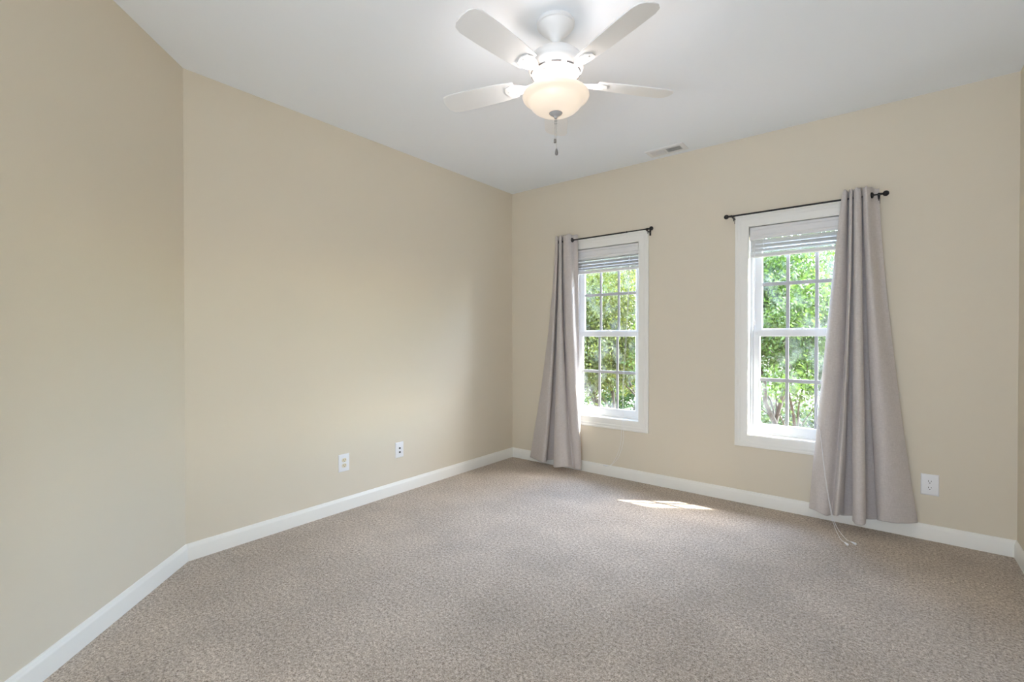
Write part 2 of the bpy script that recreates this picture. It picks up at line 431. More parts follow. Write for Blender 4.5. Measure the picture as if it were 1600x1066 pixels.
# ------------------------------------------------------------------ windows
CAS = [(.004, 0), (.004, .009), (.010, .0125), (.050, .0135), (.056, .0175), (.064, .019), (.072, .0165), (.078, .0195), (.088, .0185), (.092, .014), (.092, 0)]
def window(name, cx, label):
    w = empty(name, (cx, YB, ZS)); struct(w, label, 'window')
    loc = lambda mb, nm, m, par=w, **k: mb.build(nm, m, par, **k)
    z0, z1 = 0.0, ZT - ZS
    b = MB(); b.ringrect(-HW, HW, z0, z1, CAS, 0); loc(b, 'casing', M['trim'], bevel=.0012, angle=30)
    # jamb extension lining the opening (a frame of four boards)
    b = MB(); b.ringrect(-HW, HW, z0, z1, [(0, .006), (.0115, .006), (.0115, -.075), (0, -.075)], 0); loc(b, 'jamb', M['trim'])
    # vinyl frame with stepped track
    b = MB(); b.ringrect(-HW + .018, HW - .018, z0 + .014, z1 - .018, [(0, -.066), (.018, -.066), (.018, -.19), (0, -.19)], 0)
    for s in (-1, 1):   # parting ribs of the side tracks
        b.box(s * (HW - .018) - s * .006, s * (HW - .018), .099, .104, z0 + .014, z1 - .018)
    loc(b, 'vinyl_frame', M['vinyl'], bevel=.0015)
    b = MB()            # sloping inner sill
    xs = HW - .018
    b.add([(-xs, .07, .016), (xs, .07, .016), (xs, .19, .008), (-xs, .19, .008), (-xs, .07, .0), (xs, .07, 0), (xs, .19, 0), (-xs, .19, 0)],
          [(0, 1, 2, 3), (4, 7, 6, 5), (0, 4, 5, 1), (1, 5, 6, 2), (2, 6, 7, 3), (3, 7, 4, 0)])
    loc(b, 'window_sill', M['vinyl'])
    def sash(nm, y, za, zb, stile, rb, rt, zm, lock):
        xo = HW - .019; xi = HW - .019 - stile
        fr = MB()
        # four rails as one mitred frame, inner edge sloped towards the glass
        def rect(x, zl, zh, yy): return [(-x, yy, zl), (x, yy, zl), (x, yy, zh), (-x, yy, zh)]
        vs = rect(xo, za, zb, y - .013) + rect(xi, za + rb, zb - rt, y - .013) + rect(xi - .005, za + rb + .005, zb - rt - .005, y - .007) \
            + rect(xi - .005, za + rb + .005, zb - rt - .005, y + .007) + rect(xi, za + rb, zb - rt, y + .013) + rect(xo, za, zb, y + .013)
        fs = []
        for i in range(6):
            j = (i + 1) % 6
            for k in range(4): fs.append((i * 4 + k, i * 4 + (k + 1) % 4, j * 4 + (k + 1) % 4, j * 4 + k))
        fr.add(vs, fs)
        f = loc(fr, nm, M['vinyl'], bevel=.0015)
        g = MB(); g.box(-xi - .002, xi + .002, y - .002, y + .002, za + rb - .002, zb - rt + .002)
        loc(g, 'glass_pane', M['glass'], f)
        gr = MB()
        p = 2 * xi / 3 if lock else 2 * (HW - .019 - .041) / 3
        for s in (-.5, .5): gr.box(s * p - .011, s * p + .011, y - .0045, y + .0045, za + rb, zb - rt)
        gr.box(-xi, xi, y - .0055, y + .0055, zm - .013, zm + .013)
        loc(gr, 'grille', M['grille'], f, bevel=.002)
        if lock:
            k = MB(); k.box(-.028, .028, y - .011, y + .011, zb - .0005, zb + .005)
            k.lathe([(.011, zb + .004), (.011, zb + .013), (.008, zb + .016)], (.006, y, 0), 20)
            k.obox((-.008, y - .004, zb + .012), ((1, .25, 0), (-.25, 1, 0), (0, 0, 1)), (.022, .005, .003))
            loc(k, 'sash_lock', M['vinyl'], f, bevel=.001)
            for s in (-1, 1):
                k = MB(); k.box(s * (xo - .022) - .012, s * (xo - .022) + .012, y - .016, y - .0125, zb - .034, zb - .014)
                k.box(s * (xo - .022) - .003, s * (xo - .022) + .003, y - .019, y - .015, zb - .030, zb - .018)
                loc(k, 'tilt_latch', M['plastic'], f, bevel=.001)
        return f
    sash('lower_sash', .088, .016, 1.302 - ZS, .041, .056, .042, .930 - ZS, True)
    sash('upper_sash', .116, 1.266 - ZS, z1 - .018, .050, .044, .05, 1.647 - ZS, False)
    return w
window('window_1', W1, 'white double-hung window with grilles beside the corner')
window('window_2', W2, 'white double-hung window with grilles on the right')

# ------------------------------------------------------------------ blinds
def sagline(a, c, n=10, sag=0):
    a = Vector(a); c = Vector(c)
    return [a.lerp(c, i / n) - Vector((0, 0, sag * math.sin(PI * i / n))) for i in range(n + 1)]
def smoothpath(P, n=8):
    P = [Vector(p) for p in P]; out = []
    for i in range(len(P) - 1):
        p0 = P[max(i - 1, 0)]; p1 = P[i]; p2 = P[i + 1]; p3 = P[min(i + 2, len(P) - 1)]
        for k in range(n):
            t = k / n
            out.append(.5 * ((2 * p1) + (p2 - p0) * t + (2 * p0 - 5 * p1 + 4 * p2 - p3) * t * t + (3 * p1 - p0 - 3 * p2 + p3) * t ** 3))
    out.append(P[-1]); return out
def blind(cx, label, cords, tilt):
    o = empty('window_blind', (cx, YB, 2.066)); tag(o, label, 'blind', 'raised white blinds in the windows')
    X = HW - .008
    z = lambda a: a - 2.066
    b = MB()            # valance: moulded board in front of the headrail
    pr = [(.004, 2.066), (.004, 2.05), (.000, 2.042), (.003, 2.034), (.003, 2.004), (-.001, 1.996), (.003, 1.988), (.002, 1.974), (.014, 1.974), (.014, 2.066)]
    n = len(pr); vs = [(x, y + .004, z(h)) for x in (-X, X) for y, h in pr]
    b.add(vs, [(k, (k + 1) % n, n + (k + 1) % n, n + k) for k in range(n)] + [tuple(range(n)), tuple(range(n, 2 * n))])
    b.build('valance', M['blind'], o, smooth=True, angle=25)
    b = MB(); b.box(-X, X, .020, .060, z(2.012), z(2.062)); b.build('headrail', M['blind'], o, bevel=.002)
    b = MB(); rnd = random.Random(5)
    for k in range(9):   # 2-inch slats closed downwards, bunched above the bottom rail
        zz = 1.962 - [-.016, 0, .014, .028, .042, .055, .066, .076, .085][k]
        a = math.radians(tilt[k]); yc = .041 + rnd.uniform(-.002, .002)
        ca, sa = math.cos(a), math.sin(a); zz -= .006
        prof = [(-.025, 0), (-.0125, .0022), (0, .003), (.0125, .0022), (.025, 0)]
        vs = []
        for x in (-X + .004, X - .004):
            for th in (-.0013, .0013):
                for u, c in prof: vs.append((x, yc + u * ca, z(zz) + u * sa + c + th))
        fs = [(i, i + 1, 11 + i, 10 + i) for i in range(4)] + [(5 + i, 15 + i, 16 + i, 6 + i) for i in range(4)]
        fs += [(0, 10, 15, 5), (4, 9, 19, 14), (0, 5, 6, 1), (1, 6, 7, 2), (2, 7, 8, 3), (3, 8, 9, 4), (10, 11, 16, 15), (11, 12, 17, 16), (12, 13, 18, 17), (13, 14, 19, 18)]
        b.add(vs, fs)
    b.build('slats', M['blind'], o, smooth=True, angle=40)
    b = MB(); b.box(-X + .004, X - .004, .016, .067, z(1.846), z(1.866)); b.build('bottom_rail', M['blind'], o, bevel=.004)
    for s in (-.72, 0, .72):        # ladder strings bunched where the slats are stacked
        q = random.Random(int(s * 10))
        for yy in (.012, .070):
            P = [(s * X, yy, z(1.972))]; sg = -1 if yy < .04 else 1
            for k in range(4):
                zz = z(1.945 - .02 * k); w = .004 + q.random() * .005
                P += [(s * X - w, yy + sg * .003, zz), (s * X + w, yy + sg * .004, zz - .006), (s * X + w * .5, yy + sg * .001, zz - .012)]
            P.append((s * X, yy, z(1.868)))
            b = MB(); b.tube(P, .0011, 5); b.build('ladder_string', M['cord'], o, smooth=True)
    b = MB(); b.tube([(-X + .03, .012, z(1.975)), (-X + .031, .004, z(1.9)), (-X + .03, .006, z(1.36))], .0018, 8)
    b.lathe([(.0018, z(1.37)), (.004, z(1.365)), (.0045, z(1.345)), (.002, z(1.335))], (-X + .03, .006, 0), 12)
    b.build('tilt_cord', M['cord'], o, smooth=True)
    b = MB(); tas = []
    for path in cords:
        P = [(p[0] - cx, p[1] - YB, p[2] - 2.066) for p in path]
        b.tube(smoothpath(P, 7), .0014, 6); tas.append((P[-2], P[-1]))
    lc = b.build('lift_cord', M['cord'], o, smooth=True)
    for p, e in tas:    # small bell shaped tassels
        d = (Vector(e) - Vector(p)).normalized(); t = MB()
        e = Vector(e); t.tube([e - d * .002, e + d * .004, e + d * .012, e + d * .026, e + d * .030], [.002, .0045, .0055, .0075, .005], 12)
        t.build('tassel', M['plastic'], lc, smooth=True)
    return o
c1 = [[(-1.745, 3.862, 1.98), (-1.76, 3.86, 1.5), (-1.79, 3.845, .9), (-1.79, 3.838, .56), (-1.786, 3.826, .44), (-1.795, 3.838, .33), (-1.84, 3.842, .19), (-1.905, 3.834, .108), (-1.935, 3.828, .100)],
      [(-1.748, 3.862, 1.98), (-1.768, 3.86, 1.5), (-1.80, 3.845, .9), (-1.802, 3.838, .56), (-1.802, 3.824, .44), (-1.822, 3.838, .30), (-1.86, 3.842, .19), (-1.913, 3.832, .105), (-1.95, 3.826, .100)]]
blind(W1, 'raised white slat blind at the top of the window beside the corner', c1, [30, 16, 36, 14, 34, 15, 24, 11, 8])
c2 = [[(-.20, 3.864, 1.98), (-.24, 3.862, 1.6), (-.305, 3.858, 1.1), (-.347, 3.845, .84), (-.349, 3.70, .70), (-.328, 3.672, .63), (-.296, 3.664, .35), (-.265, 3.655, .14), (-.234, 3.61, .05), (-.180, 3.52, .012), (-.150, 3.499, .008)],
      [(-.205, 3.864, 1.98), (-.25, 3.862, 1.6), (-.315, 3.858, 1.1), (-.358, 3.845, .84), (-.356, 3.70, .70), (-.329, 3.669, .63), (-.300, 3.661, .35), (-.269, 3.652, .14), (-.243, 3.60, .05), (-.205, 3.50, .012), (-.182, 3.466, .008)]]
rb = blind(W2, 'raised white slat blind at the top of the right window, cords reaching the carpet', c2, [18, 35, 16, 36, 14, 28, 16, 12, 8])

# ------------------------------------------------------------------ curtain rods
def rod(x0, x1, xb0, xb1, label):
    o = empty('curtain_rod', ((x0 + x1) / 2, 3.772, 2.152)); tag(o, label, 'curtain rod', 'black curtain rods over the windows')
    cx = (x0 + x1) / 2; R = lambda x: x - cx
    xm = x0 + (x1 - x0) * .78
    b = MB(); b.tube([(R(x0), 0, 0), (R(xm), 0, 0)], .0062, 16); b.lathe([(.0075, R(xm) - .006), (.0075, R(xm) + .002), (.006, R(xm) + .004)], (0, 0, 0), 16, 'X')
    b.build('rod_tube', M['black'], o, smooth=True)
    b = MB(); b.tube([(R(xm) - .01, 0, 0), (R(x1), 0, 0)], .0050, 16); b.build('inner_tube', M['black'], o, smooth=True)
    for s, x in ((-1, x0), (1, x1)):
        pr = [(.006, -.012), (.0095, -.010), (.0095, -.004), (.007, -.001), (.0085, .003), (.0065, .007), (.007, .011)]
        for k in range(1, 12):
            a = PI * (1 - k / 12.) ; pr.append((max(.0005, .0172 * math.sin(a)), .028 - .0172 * math.cos(PI - a)))
        b = MB(); b.lathe([(r, R(x) + s * h) for r, h in pr], (0, 0, 0), 24, 'X')
        b.build('finial', M['black'], o, smooth=True, angle=50)
    for x in (xb0, xb1):
        b = MB(); b.box(R(x) - .007, R(x) + .007, .0775, .080, -.042, .012)       # wall plate
        b.box(R(x) - .005, R(x) + .005, .006, .079, -.0165, -.0105)                # arm
        k = [(R(x) - .006, .0105 * math.cos(a), .0105 * math.sin(a)) for a in [PI * (.9 + 1.2 * i / 14) for i in range(15)]]
        for i in range(14):                                                       # cradle hook
            p, q = k[i], k[i + 1]; u = 1.22
            b.add([(p[0], p[1], p[2]), (p[0] + .012, p[1], p[2]), (q[0] + .012, q[1], q[2]), (q[0], q[1], q[2]),
                   (p[0], p[1] * u, p[2] * u), (p[0] + .012, p[1] * u, p[2] * u), (q[0] + .012, q[1] * u, q[2] * u), (q[0], q[1] * u, q[2] * u)],
                  [(0, 1, 2, 3), (4, 7, 6, 5), (0, 4, 5, 1), (1, 5, 6, 2), (2, 6, 7, 3), (3, 7, 4, 0)])
        b.box(R(x) - .0025, R(x) + .0025, .020, .026, -.034, -.012)               # set screw
        b.build('bracket', M['black'], o, bevel=.0008)
    return o
rod(-2.395, -1.545, -2.372, -1.556, 'black curtain rod over the window beside the corner')
rod(-0.905, -0.023, -0.888, -0.031, 'black curtain rod over the right window')

# ------------------------------------------------------------------ curtains
def cr(P, n):
    P = [np.array(p, float) for p in P]; out = []
    for i in range(len(P) - 1):
        p0 = P[max(i - 1, 0)]; p1 = P[i]; p2 = P[i + 1]; p3 = P[min(i + 2, len(P) - 1)]
        for k in range(n):
            t = k / n
            out.append(.5 * ((2 * p1) + (p2 - p0) * t + (2 * p0 - 5 * p1 + 4 * p2 - p3) * t * t + (3 * p1 - p0 - 3 * p2 + p3) * t ** 3))
    out.append(P[-1]); return np.array(out)
def curtain(T, B, pw, holes, label, zt=2.205, seed=1):
    N = 7; NV = 64
    t = cr([(x, y, w) for (x, y), w in zip(T, pw)], N); bo = cr(B, N)
    rnd = random.Random(seed)
    b = MB(); vs = []; nu = len(t)
    z_of = lambda i, v: (zt + .004 * math.sin(i * .5)) * (1 - v) + bo[i][2] * v
    for j in range(NV + 1):
        v = j / NV
        for i in range(nu):
            w = v ** t[i][2]; wy = v ** 1.1
            x = t[i][0] * (1 - w) + bo[i][0] * w; y = t[i][1] * (1 - wy) + bo[i][1] * wy
            # soft irregularities of the cloth, stronger towards the hem
            s = .0025 * v * math.sin(3.1 * v * PI + i * .23 + seed) + .0018 * math.sin(7.3 * v + i * .11)
            y += s; x += .0015 * math.sin(9 * v + i * .31 + seed) * v
            vs.append((x, y, z_of(i, v)))
    fs = [(j * nu + i, j * nu + i + 1, (j + 1) * nu + i + 1, (j + 1) * nu + i) for j in range(NV) for i in range(nu - 1)]
    b.add(vs, fs)
    cx = sum(p[0] for p in T) / len(T)
    o = b.build('curtain', M['fabric'], smooth=True, angle=180, solid=.0022)
    tag(o, label, 'curtain', 'grey grommet curtains at the windows')
    k = o.modifiers.new('sub', 'SUBSURF'); k.levels = 1; k.render_levels = 1
    # stitched hem and header seams
    for nm, v in (('hem_seam', .955), ('header_seam', .047)):
        j = int(round(v * NV)); q = MB()
        q.tube([(vs[j * nu + i][0], vs[j * nu + i][1] - .0016, vs[j * nu + i][2]) for i in range(0, nu)], .0011, 5)
        q.build(nm, M['fabric'], o, smooth=True)
    for u_, z in holes:      # metal ring where the rod leaves the cloth
        v = (zt - z) / (zt - .05); i = int(round(u_ * N)); j = int(round(v * NV))
        c = Vector(vs[j * nu + i]); tg = (Vector(vs[j * nu + i + 2]) - Vector(vs[j * nu + i - 2])).normalized(); w = Vector((0, 0, 1)); nn = tg.cross(w)
        if nn.y > 0: nn = -nn
        c = Vector((c.x, c.y, z)) + nn * .002
        q = MB(); q.tube([c + (tg * math.cos(g) + w * math.sin(g)) * .0150 for g in [2 * PI * k / 28 for k in range(29)]], .0048, 8, cap=False)
        q.build('grommet', M['black'], o, smooth=True)
    return o
T1 = [(-2.4831, 3.81), (-2.4654, 3.775), (-2.4371, 3.745), (-2.4161, 3.738), (-2.4264, 3.765), (-2.4504, 3.8), (-2.453, 3.812), (-2.4395, 3.8), (-2.4178, 3.765), (-2.3973, 3.742), (-2.3822, 3.735), (-2.3726, 3.74), (-2.3867, 3.77), (-2.4045, 3.805), (-2.3957, 3.8), (-2.3564, 3.75), (-2.3178, 3.733), (-2.2833, 3.75), (-2.2691, 3.795), (-2.2339, 3.805)]
B1 = [(-2.7865, 3.825, 0.0365), (-2.7802, 3.8, 0.0425), (-2.6733, 3.755, 0.0434), (-2.5696, 3.71, 0.0448), (-2.5486, 3.75, 0.0461), (-2.6045, 3.81, 0.0369), (-2.5576, 3.83, 0.0467), (-2.4947, 3.825, 0.0579), (-2.469, 3.75, 0.0224), (-2.4143, 3.68, 0.0288), (-2.3557, 3.655, 0.0444), (-2.3096, 3.67, 0.0549), (-2.2731, 3.7, 0.0547), (-2.2623, 3.75, 0.0397), (-2.2481, 3.755, 0.0351), (-2.2192, 3.735, 0.0386), (-2.1921, 3.735, 0.0374), (-2.1778, 3.745, 0.0348), (-2.1726, 3.765, 0.0283), (-2.1905, 3.79, 0.0196)]
P1 = [1.5] * 4 + [1.6] * 5 + [1.4, 1.4, 1.4, 1.6, 2.0, 2.0, 1.8, 1.8, 1.3, 1.3, 1.1]
T2 = [(-0.2134, 3.81), (-0.2178, 3.765), (-0.2093, 3.735), (-0.1942, 3.738), (-0.1905, 3.8), (-0.1853, 3.8), (-0.1793, 3.745), (-0.1721, 3.735), (-0.1657, 3.74), (-0.1633, 3.77), (-0.1656, 3.8), (-0.163, 3.812), (-0.1591, 3.8), (-0.1584, 3.765), (-0.1523, 3.74), (-0.1403, 3.727), (-0.1257, 3.735), (-0.1196, 3.76), (-0.1218, 3.79), (-0.1231, 3.81), (-0.1173, 3.815), (-0.1112, 3.8), (-0.1117, 3.76), (-0.1029, 3.738), (-0.0913, 3.728), (-0.0756, 3.75), (-0.057, 3.8), (-0.0281, 3.82)]
B2 = [(-0.3947, 3.81, 0.0651), (-0.395, 3.76, 0.0794), (-0.3506, 3.7, 0.0896), (-0.2972, 3.7, 0.0723), (-0.2757, 3.74, 0.0697), (-0.2652, 3.74, 0.0722), (-0.2502, 3.7, 0.0834), (-0.2375, 3.69, 0.0853), (-0.2222, 3.72, 0.0882), (-0.205, 3.78, 0.0702), (-0.2216, 3.825, 0.0528), (-0.173, 3.83, 0.0628), (-0.1384, 3.82, 0.0697), (-0.1571, 3.74, 0.0685), (-0.1462, 3.68, 0.0691), (-0.1257, 3.655, 0.0658), (-0.0968, 3.66, 0.0714), (-0.085, 3.7, 0.0739), (-0.0968, 3.78, 0.0708), (-0.1115, 3.825, 0.0578), (-0.0583, 3.83, 0.0649), (-0.0125, 3.82, 0.079), (-0.0315, 3.77, 0.0856), (0.0005, 3.735, 0.096), (0.0563, 3.735, 0.0977), (0.1086, 3.76, 0.0988), (0.155, 3.8, 0.1017), (0.168, 3.825, 0.1011)]
P2 = [.9] * 4 + [2.1, 2.2, 2.3, 2.2, 2.0] + [1.3] * 5 + [1.1] * 4 + [1.2] * 5 + [1.2, 1.3, 1.4, 1.4, 1.4]
curtain(T1, B1, P1, [(17.4, 2.152)], 'grey grommet curtain gathered left of the window beside the corner', seed=1)
curtain(T2, B2, P2, [(25.45, 2.152)], 'grey grommet curtain flaring over the right side of the right window', seed=2)

# ------------------------------------------------------------------ wall plates
def plate(w, h, o):
    b = MB(); t = .0062
    pr = [(0, 0), (0, .0022), (.0035, .0050), (.0075, t)]
    vs = []
    for d, y in pr: vs += [(-w / 2 + d, -y, -h / 2 + d), (w / 2 - d, -y, -h / 2 + d), (w / 2 - d, -y, h / 2 - d), (-w / 2 + d, -y, h / 2 - d)]
    fs = [(i * 4 + k, i * 4 + (k + 1) % 4, i * 4 + 4 + (k + 1) % 4, i * 4 + 4 + k) for i in range(3) for k in range(4)] + [(0, 1, 2, 3), (12, 13, 14, 15)]
    b.add(vs, fs); b.build('cover_plate', M['plastic'], o, smooth=True, angle=20)
def screw(o, z):
    b = MB(); b.lathe([(.0035, -.0058), (.0035, -.0072), (.0022, -.0078)], (0, 0, z), 16, 'Y')
    b.build('screw', M['plastic'], o, smooth=True)
def outlet(loc, rz, w, h, label, face):
    o = empty('wall_outlet', loc, rz); tag(o, label, 'outlet', 'duplex outlets on the walls')
    plate(w, h, o); screw(o, 0)
    for s in (-1, 1):
        zc = s * .0195; b = MB(); ring = []
        for k in range(32):
            a = 2 * PI * k / 32; x = .0172 * math.cos(a); z = max(-.0138, min(.0138, .0172 * math.sin(a))); ring.append((x, z + zc))
        vs = [(x, -.0055, z) for x, z in ring] + [(x, -.0085, z) for x, z in ring]
        b.add(vs, [(k, (k + 1) % 32, 32 + (k + 1) % 32, 32 + k) for k in range(32)] + [tuple(range(32, 64))])
        rc = b.build('receptacle', face, o, smooth=True, angle=30)
        sl = MB()
        sl.box(-.0078, -.0053, -.0089, -.0080, zc - .001, zc + .0085); sl.box(.0053, .0078, -.0089, -.0080, zc + .0005, zc + .0075)
        sl.lathe([(.0027, -.0080), (.0027, -.0089)], (0, 0, zc - .0075), 14, 'Y')
        sl.build('slots', M['dark'], rc)
    return o
outlet((XA, 1.892, .347), PI / 2, .086, .125, 'white duplex outlet low on the left wall, nearer the angled corner', M['ivory'])
outlet((.2235, YB, .341), 0, .085, .129, 'white duplex outlet on the window wall right of the flaring curtain', M['plastic'])
o = empty('cable_plate', (XA, 2.387, .347), PI / 2); tag(o, 'white cover plate with two small dark jacks on the left wall', 'wall plate')
plate(.080, .124, o); screw(o, .048); screw(o, -.048)
for z in (.014, -.018):
    b = MB(); b.lathe([(.0075, -.0055), (.0075, -.0085), (.0048, -.0085), (.0048, -.0125), (.0030, -.0125)], (0, 0, z), 18, 'Y')
    b.build('jack', M['dark'], o, smooth=True, angle=30)

# ------------------------------------------------------------------ ceiling vent
v = empty('ceiling_vent', (-1.368, 3.709, H)); tag(v, 'white rectangular air register in the ceiling above the windows', 'vent')
b = MB()
def vring(x0, x1, y0, y1, prof):
    vs = []; fs = []
    for d, z in prof: vs += [(x0 - d, y0 - d, -z), (x1 + d, y0 - d, -z), (x1 + d, y1 + d, -z), (x0 - d, y1 + d, -z)]
    m = len(prof)
    for i in range(m):
        j = (i + 1) % m
        for k in range(4): fs.append((i * 4 + k, i * 4 + (k + 1) % 4, j * 4 + (k + 1) % 4, j * 4 + k))
    b.add(vs, fs)
vring(-.118, .118, -.041, .041, [(0, .001), (0, .008), (.004, .010), (.026, .0085), (.033, .0045), (.034, 0)])
b.box(-.006, .006, -.041, .041, .001 - .009, -.001)
b.build('vent_frame', M['vent'], v, bevel=.001)
b = MB(); b.box(-.119, .119, -.042, .042, -.0025, -.0008); b.build('duct_shadow', M['duct'], v)
for side in (-1, 1):
    for k in range(13):
        x = side * (.012 + .0082 * k + .003); q = MB(); a = math.radians(-38 if side < 0 else -38)
        ca, sa = math.cos(a), math.sin(a)
        # all blades of one half lean towards that half's end
        lean = side
        q.obox((x, 0, -.0062), ((ca, 0, lean * sa), (0, 1, 0), (-lean * sa, 0, ca)), (.0046, .041, .0005))
        q.build('louver', M['vent'], v)
for y in (-.014, .014):
    q = MB(); q.box(-.117, .117, y - .0008, y + .0008, -.0058, -.0030); q.build('louver_rail', M['vent'], v)
q = MB(); q.box(-.004, .004, -.052, -.044, -.0135, -.0085); q.build('damper_lever', M['vent'], v, bevel=.0008)

# ------------------------------------------------------------------ ceiling fan
F = empty('ceiling_fan', (-1.228, 1.885, H)); tag(F, 'white ceiling fan with lit cream glass bowl hanging from the ceiling', 'ceiling fan')
h = lambda z: z - H
b = MB(); b.lathe([(.089, 0), (.090, -.006), (.089, -.016), (.083, -.018), (.081, -.024), (.070, -.038), (.050, -.055), (.035, -.066), (.027, -.076), (.020, -.088), (.014, -.098)], n=56)
b.build('canopy', M['fan'], F, smooth=True, angle=30)
b = MB(); b.lathe([(.0125, -.06), (.0125, -.135)], n=24); b.lathe([(.022, -.112), (.024, -.120), (.030, -.134)], n=32); b.build('downrod', M['fan'], F, smooth=True)
b = MB(); b.lathe([(.028, -0.1280), (.060, -0.1340), (.095, -0.1480), (.120, -0.1700), (.131, -0.1950), (.132, -0.2120), (.128, -0.2260), (.120, -0.2390), (.112, -0.2460), (.104, -0.2500), (.030, -0.2510)], n=64)
mo = b.build('motor_housing', M['fan'], F, smooth=True, angle=35)
for k in range(10):     # cooling slots in the underside
    q = MB(); a0 = 2 * PI * k / 10; vs = []
    for i in range(7):
        a = a0 + .08 + .40 * i / 6
        for r, z in ((.1135, -0.2468), (.1185, -0.2428)): vs.append((r * math.cos(a), r * math.sin(a), z))
    q.add(vs, [(2 * i, 2 * i + 1, 2 * i + 3, 2 * i + 2) for i in range(6)])
    q.build('cooling_slot', M['duct'], mo, solid=.001)
b = MB(); b.lathe([(.085, -0.2510), (.086, -0.2560), (.070, -0.2660), (.066, -0.2760), (.064, -0.2800)], n=48); b.build('flywheel', M['fan'], F, smooth=True, angle=30)
b = MB(); b.lathe([(.056, -.278), (.056, -.312), (.054, -.318), (.054, -.332), (.048, -.336)], n=48); b.build('switch_housing', M['fan'], F, smooth=True, angle=30)
b = MB(); b.lathe([(.046, -.334), (.046, -.344), (.030, -.352), (.008, -.354), (.006, -.425)], n=32); b.build('light_fitter', M['fan'], F, smooth=True, angle=30)
for k in range(3):          # the bulbs lie in the bowl, open upwards
    a = math.radians(40 + 120 * k); u = Vector((math.cos(a), math.sin(a), -.35)).normalized(); p = Vector((0, 0, -.340))
    b = MB(); P = [p + u * .035, p + u * .060]; b.tube(P, .016, 16); sk = b.build('bulb_socket', M['fan'], F, smooth=True, angle=40)
    b = MB(); b.tube([p + u * q for q in (.058, .066, .076, .088, .098, .104)], [.009, .012, .0175, .0185, .012, .002], 16)
    b.build('bulb', M['bulb'], sk, smooth=True, angle=60)
BLZ = -.273
for k in range(5):
    a = math.radians(51 + 72 * k); ca, sa = math.cos(a), math.sin(a)
    rot = Matrix.Rotation(a, 4, 'Z'); pitch = Matrix.Rotation(math.radians(12), 4, 'X')
    def tr(p, pit=True):
        p = Vector(p)
        if pit: p = pitch @ p
        p.z += BLZ
        return rot @ p
    # blade outline (root to rounded tip) with a thickness
    out = [(.205, -.050), (.30, -.060), (.45, -.066), (.555, -.066), (.585, -.056), (.600, -.034), (.604, 0), (.600, .034), (.585, .056), (.555, .066), (.45, .066), (.30, .060), (.205, .050)]
    n = len(out); q = MB()
    q.add([tr((x, y, .003)) for x, y in out] + [tr((x, y, -.003)) for x, y in out],
          [tuple(range(n)), tuple(range(n, 2 * n))] + [(i, (i + 1) % n, n + (i + 1) % n, n + i) for i in range(n)])
    q.build('fan_blade', M['fan'], F, bevel=.0015)
    # blade iron: arm from the flywheel flaring to a three-lobed plate under the blade
    q = MB(); ol = [(.072, -.016), (.110, -.012), (.150, -.013), (.178, -.030), (.215, -.040), (.250, -.030), (.262, 0), (.250, .030), (.215, .040), (.178, .030), (.150, .013), (.110, .012), (.072, .016)]
    n = len(ol)
    lift = lambda x: .010 * max(0, min(1, (.15 - x) / .08))
    q.add([tr((x, y, -.0035 + lift(x))) for x, y in ol] + [tr((x, y, -.0085 + lift(x))) for x, y in ol],
          [tuple(range(n)), tuple(range(n, 2 * n))] + [(i, (i + 1) % n, n + (i + 1) % n, n + i) for i in range(n)])
    for sx, sy in ((.205, -.024), (.205, .024), (.24, 0)):
        p = tr((sx, sy, -.0085)); q.lathe([(.0055, 0), (.0045, -.0022), (.001, -.003)], p, 12)
    q.build('blade_iron', M['fan'], F, bevel=.001)
b = MB()
bp = [(.143, h(2.404)), (.151, h(2.4025)), (.1550, h(2.398)), (.1560, h(2.392)), (.1535, h(2.386)), (.148, h(2.3815)), (.140, h(2.379)), (.1325, h(2.3755)), (.1275, h(2.3705)), (.1245, h(2.364)),
      (.1215, h(2.357)), (.115, h(2.347)), (.103, h(2.3355)), (.086, h(2.326)), (.062, h(2.319)), (.036, h(2.3165)), (.008, h(2.316))]
b.lathe(bp, n=72, cap=False)
b.build('glass_bowl', M['bowl'], F, smooth=True, angle=60, solid=.003)
b = MB(); b.lathe([(.010, h(2.322)), (.033, h(2.321)), (.034, h(2.317)), (.028, h(2.310)), (.017, h(2.303)), (.010, h(2.299)), (.0085, h(2.292)), (.005, h(2.289))], n=40)
b.build('bowl_finial', M['nickel'], F, smooth=True, angle=40)
def chain(x, y, z0, z1, big):
    q = MB(); zz = z0
    q.tube([(x, y, h(z0)), (x, y, h(z1))], .0008, 6)
    while zz > z1:
        q.lathe([(.0004, h(zz) + .0014), (.0014, h(zz)), (.0004, h(zz) - .0014)], (x, y, 0), 8, cap=False); zz -= .004
    for zk in (z0 - .014, z0 - .026): q.lathe([(.001, h(zk) + .004), (.0032, h(zk) + .002), (.0032, h(zk) - .002), (.001, h(zk) - .004)], (x, y, 0), 12)
    c = q.build('pull_chain', M['chain'], F, smooth=True)
    q = MB()
    if big: q.lathe([(.001, h(z1) + .012), (.004, h(z1) + .008), (.0065, h(z1) - .002), (.0078, h(z1) - .012), (.006, h(z1) - .019), (.001, h(z1) - .022)], (x, y, 0), 20)
    else: q.lathe([(.001, h(z1) + .010), (.005, h(z1) + .009), (.0062, h(z1) + .002), (.0062, h(z1) - .008), (.001, h(z1) - .010)], (x, y, 0), 20)
    q.build('chain_fob', M['fob'], c, smooth=True)
chain(-.003, -.002, 2.292, 2.184, False)
chain(.003, .002, 2.292, 2.137, True)
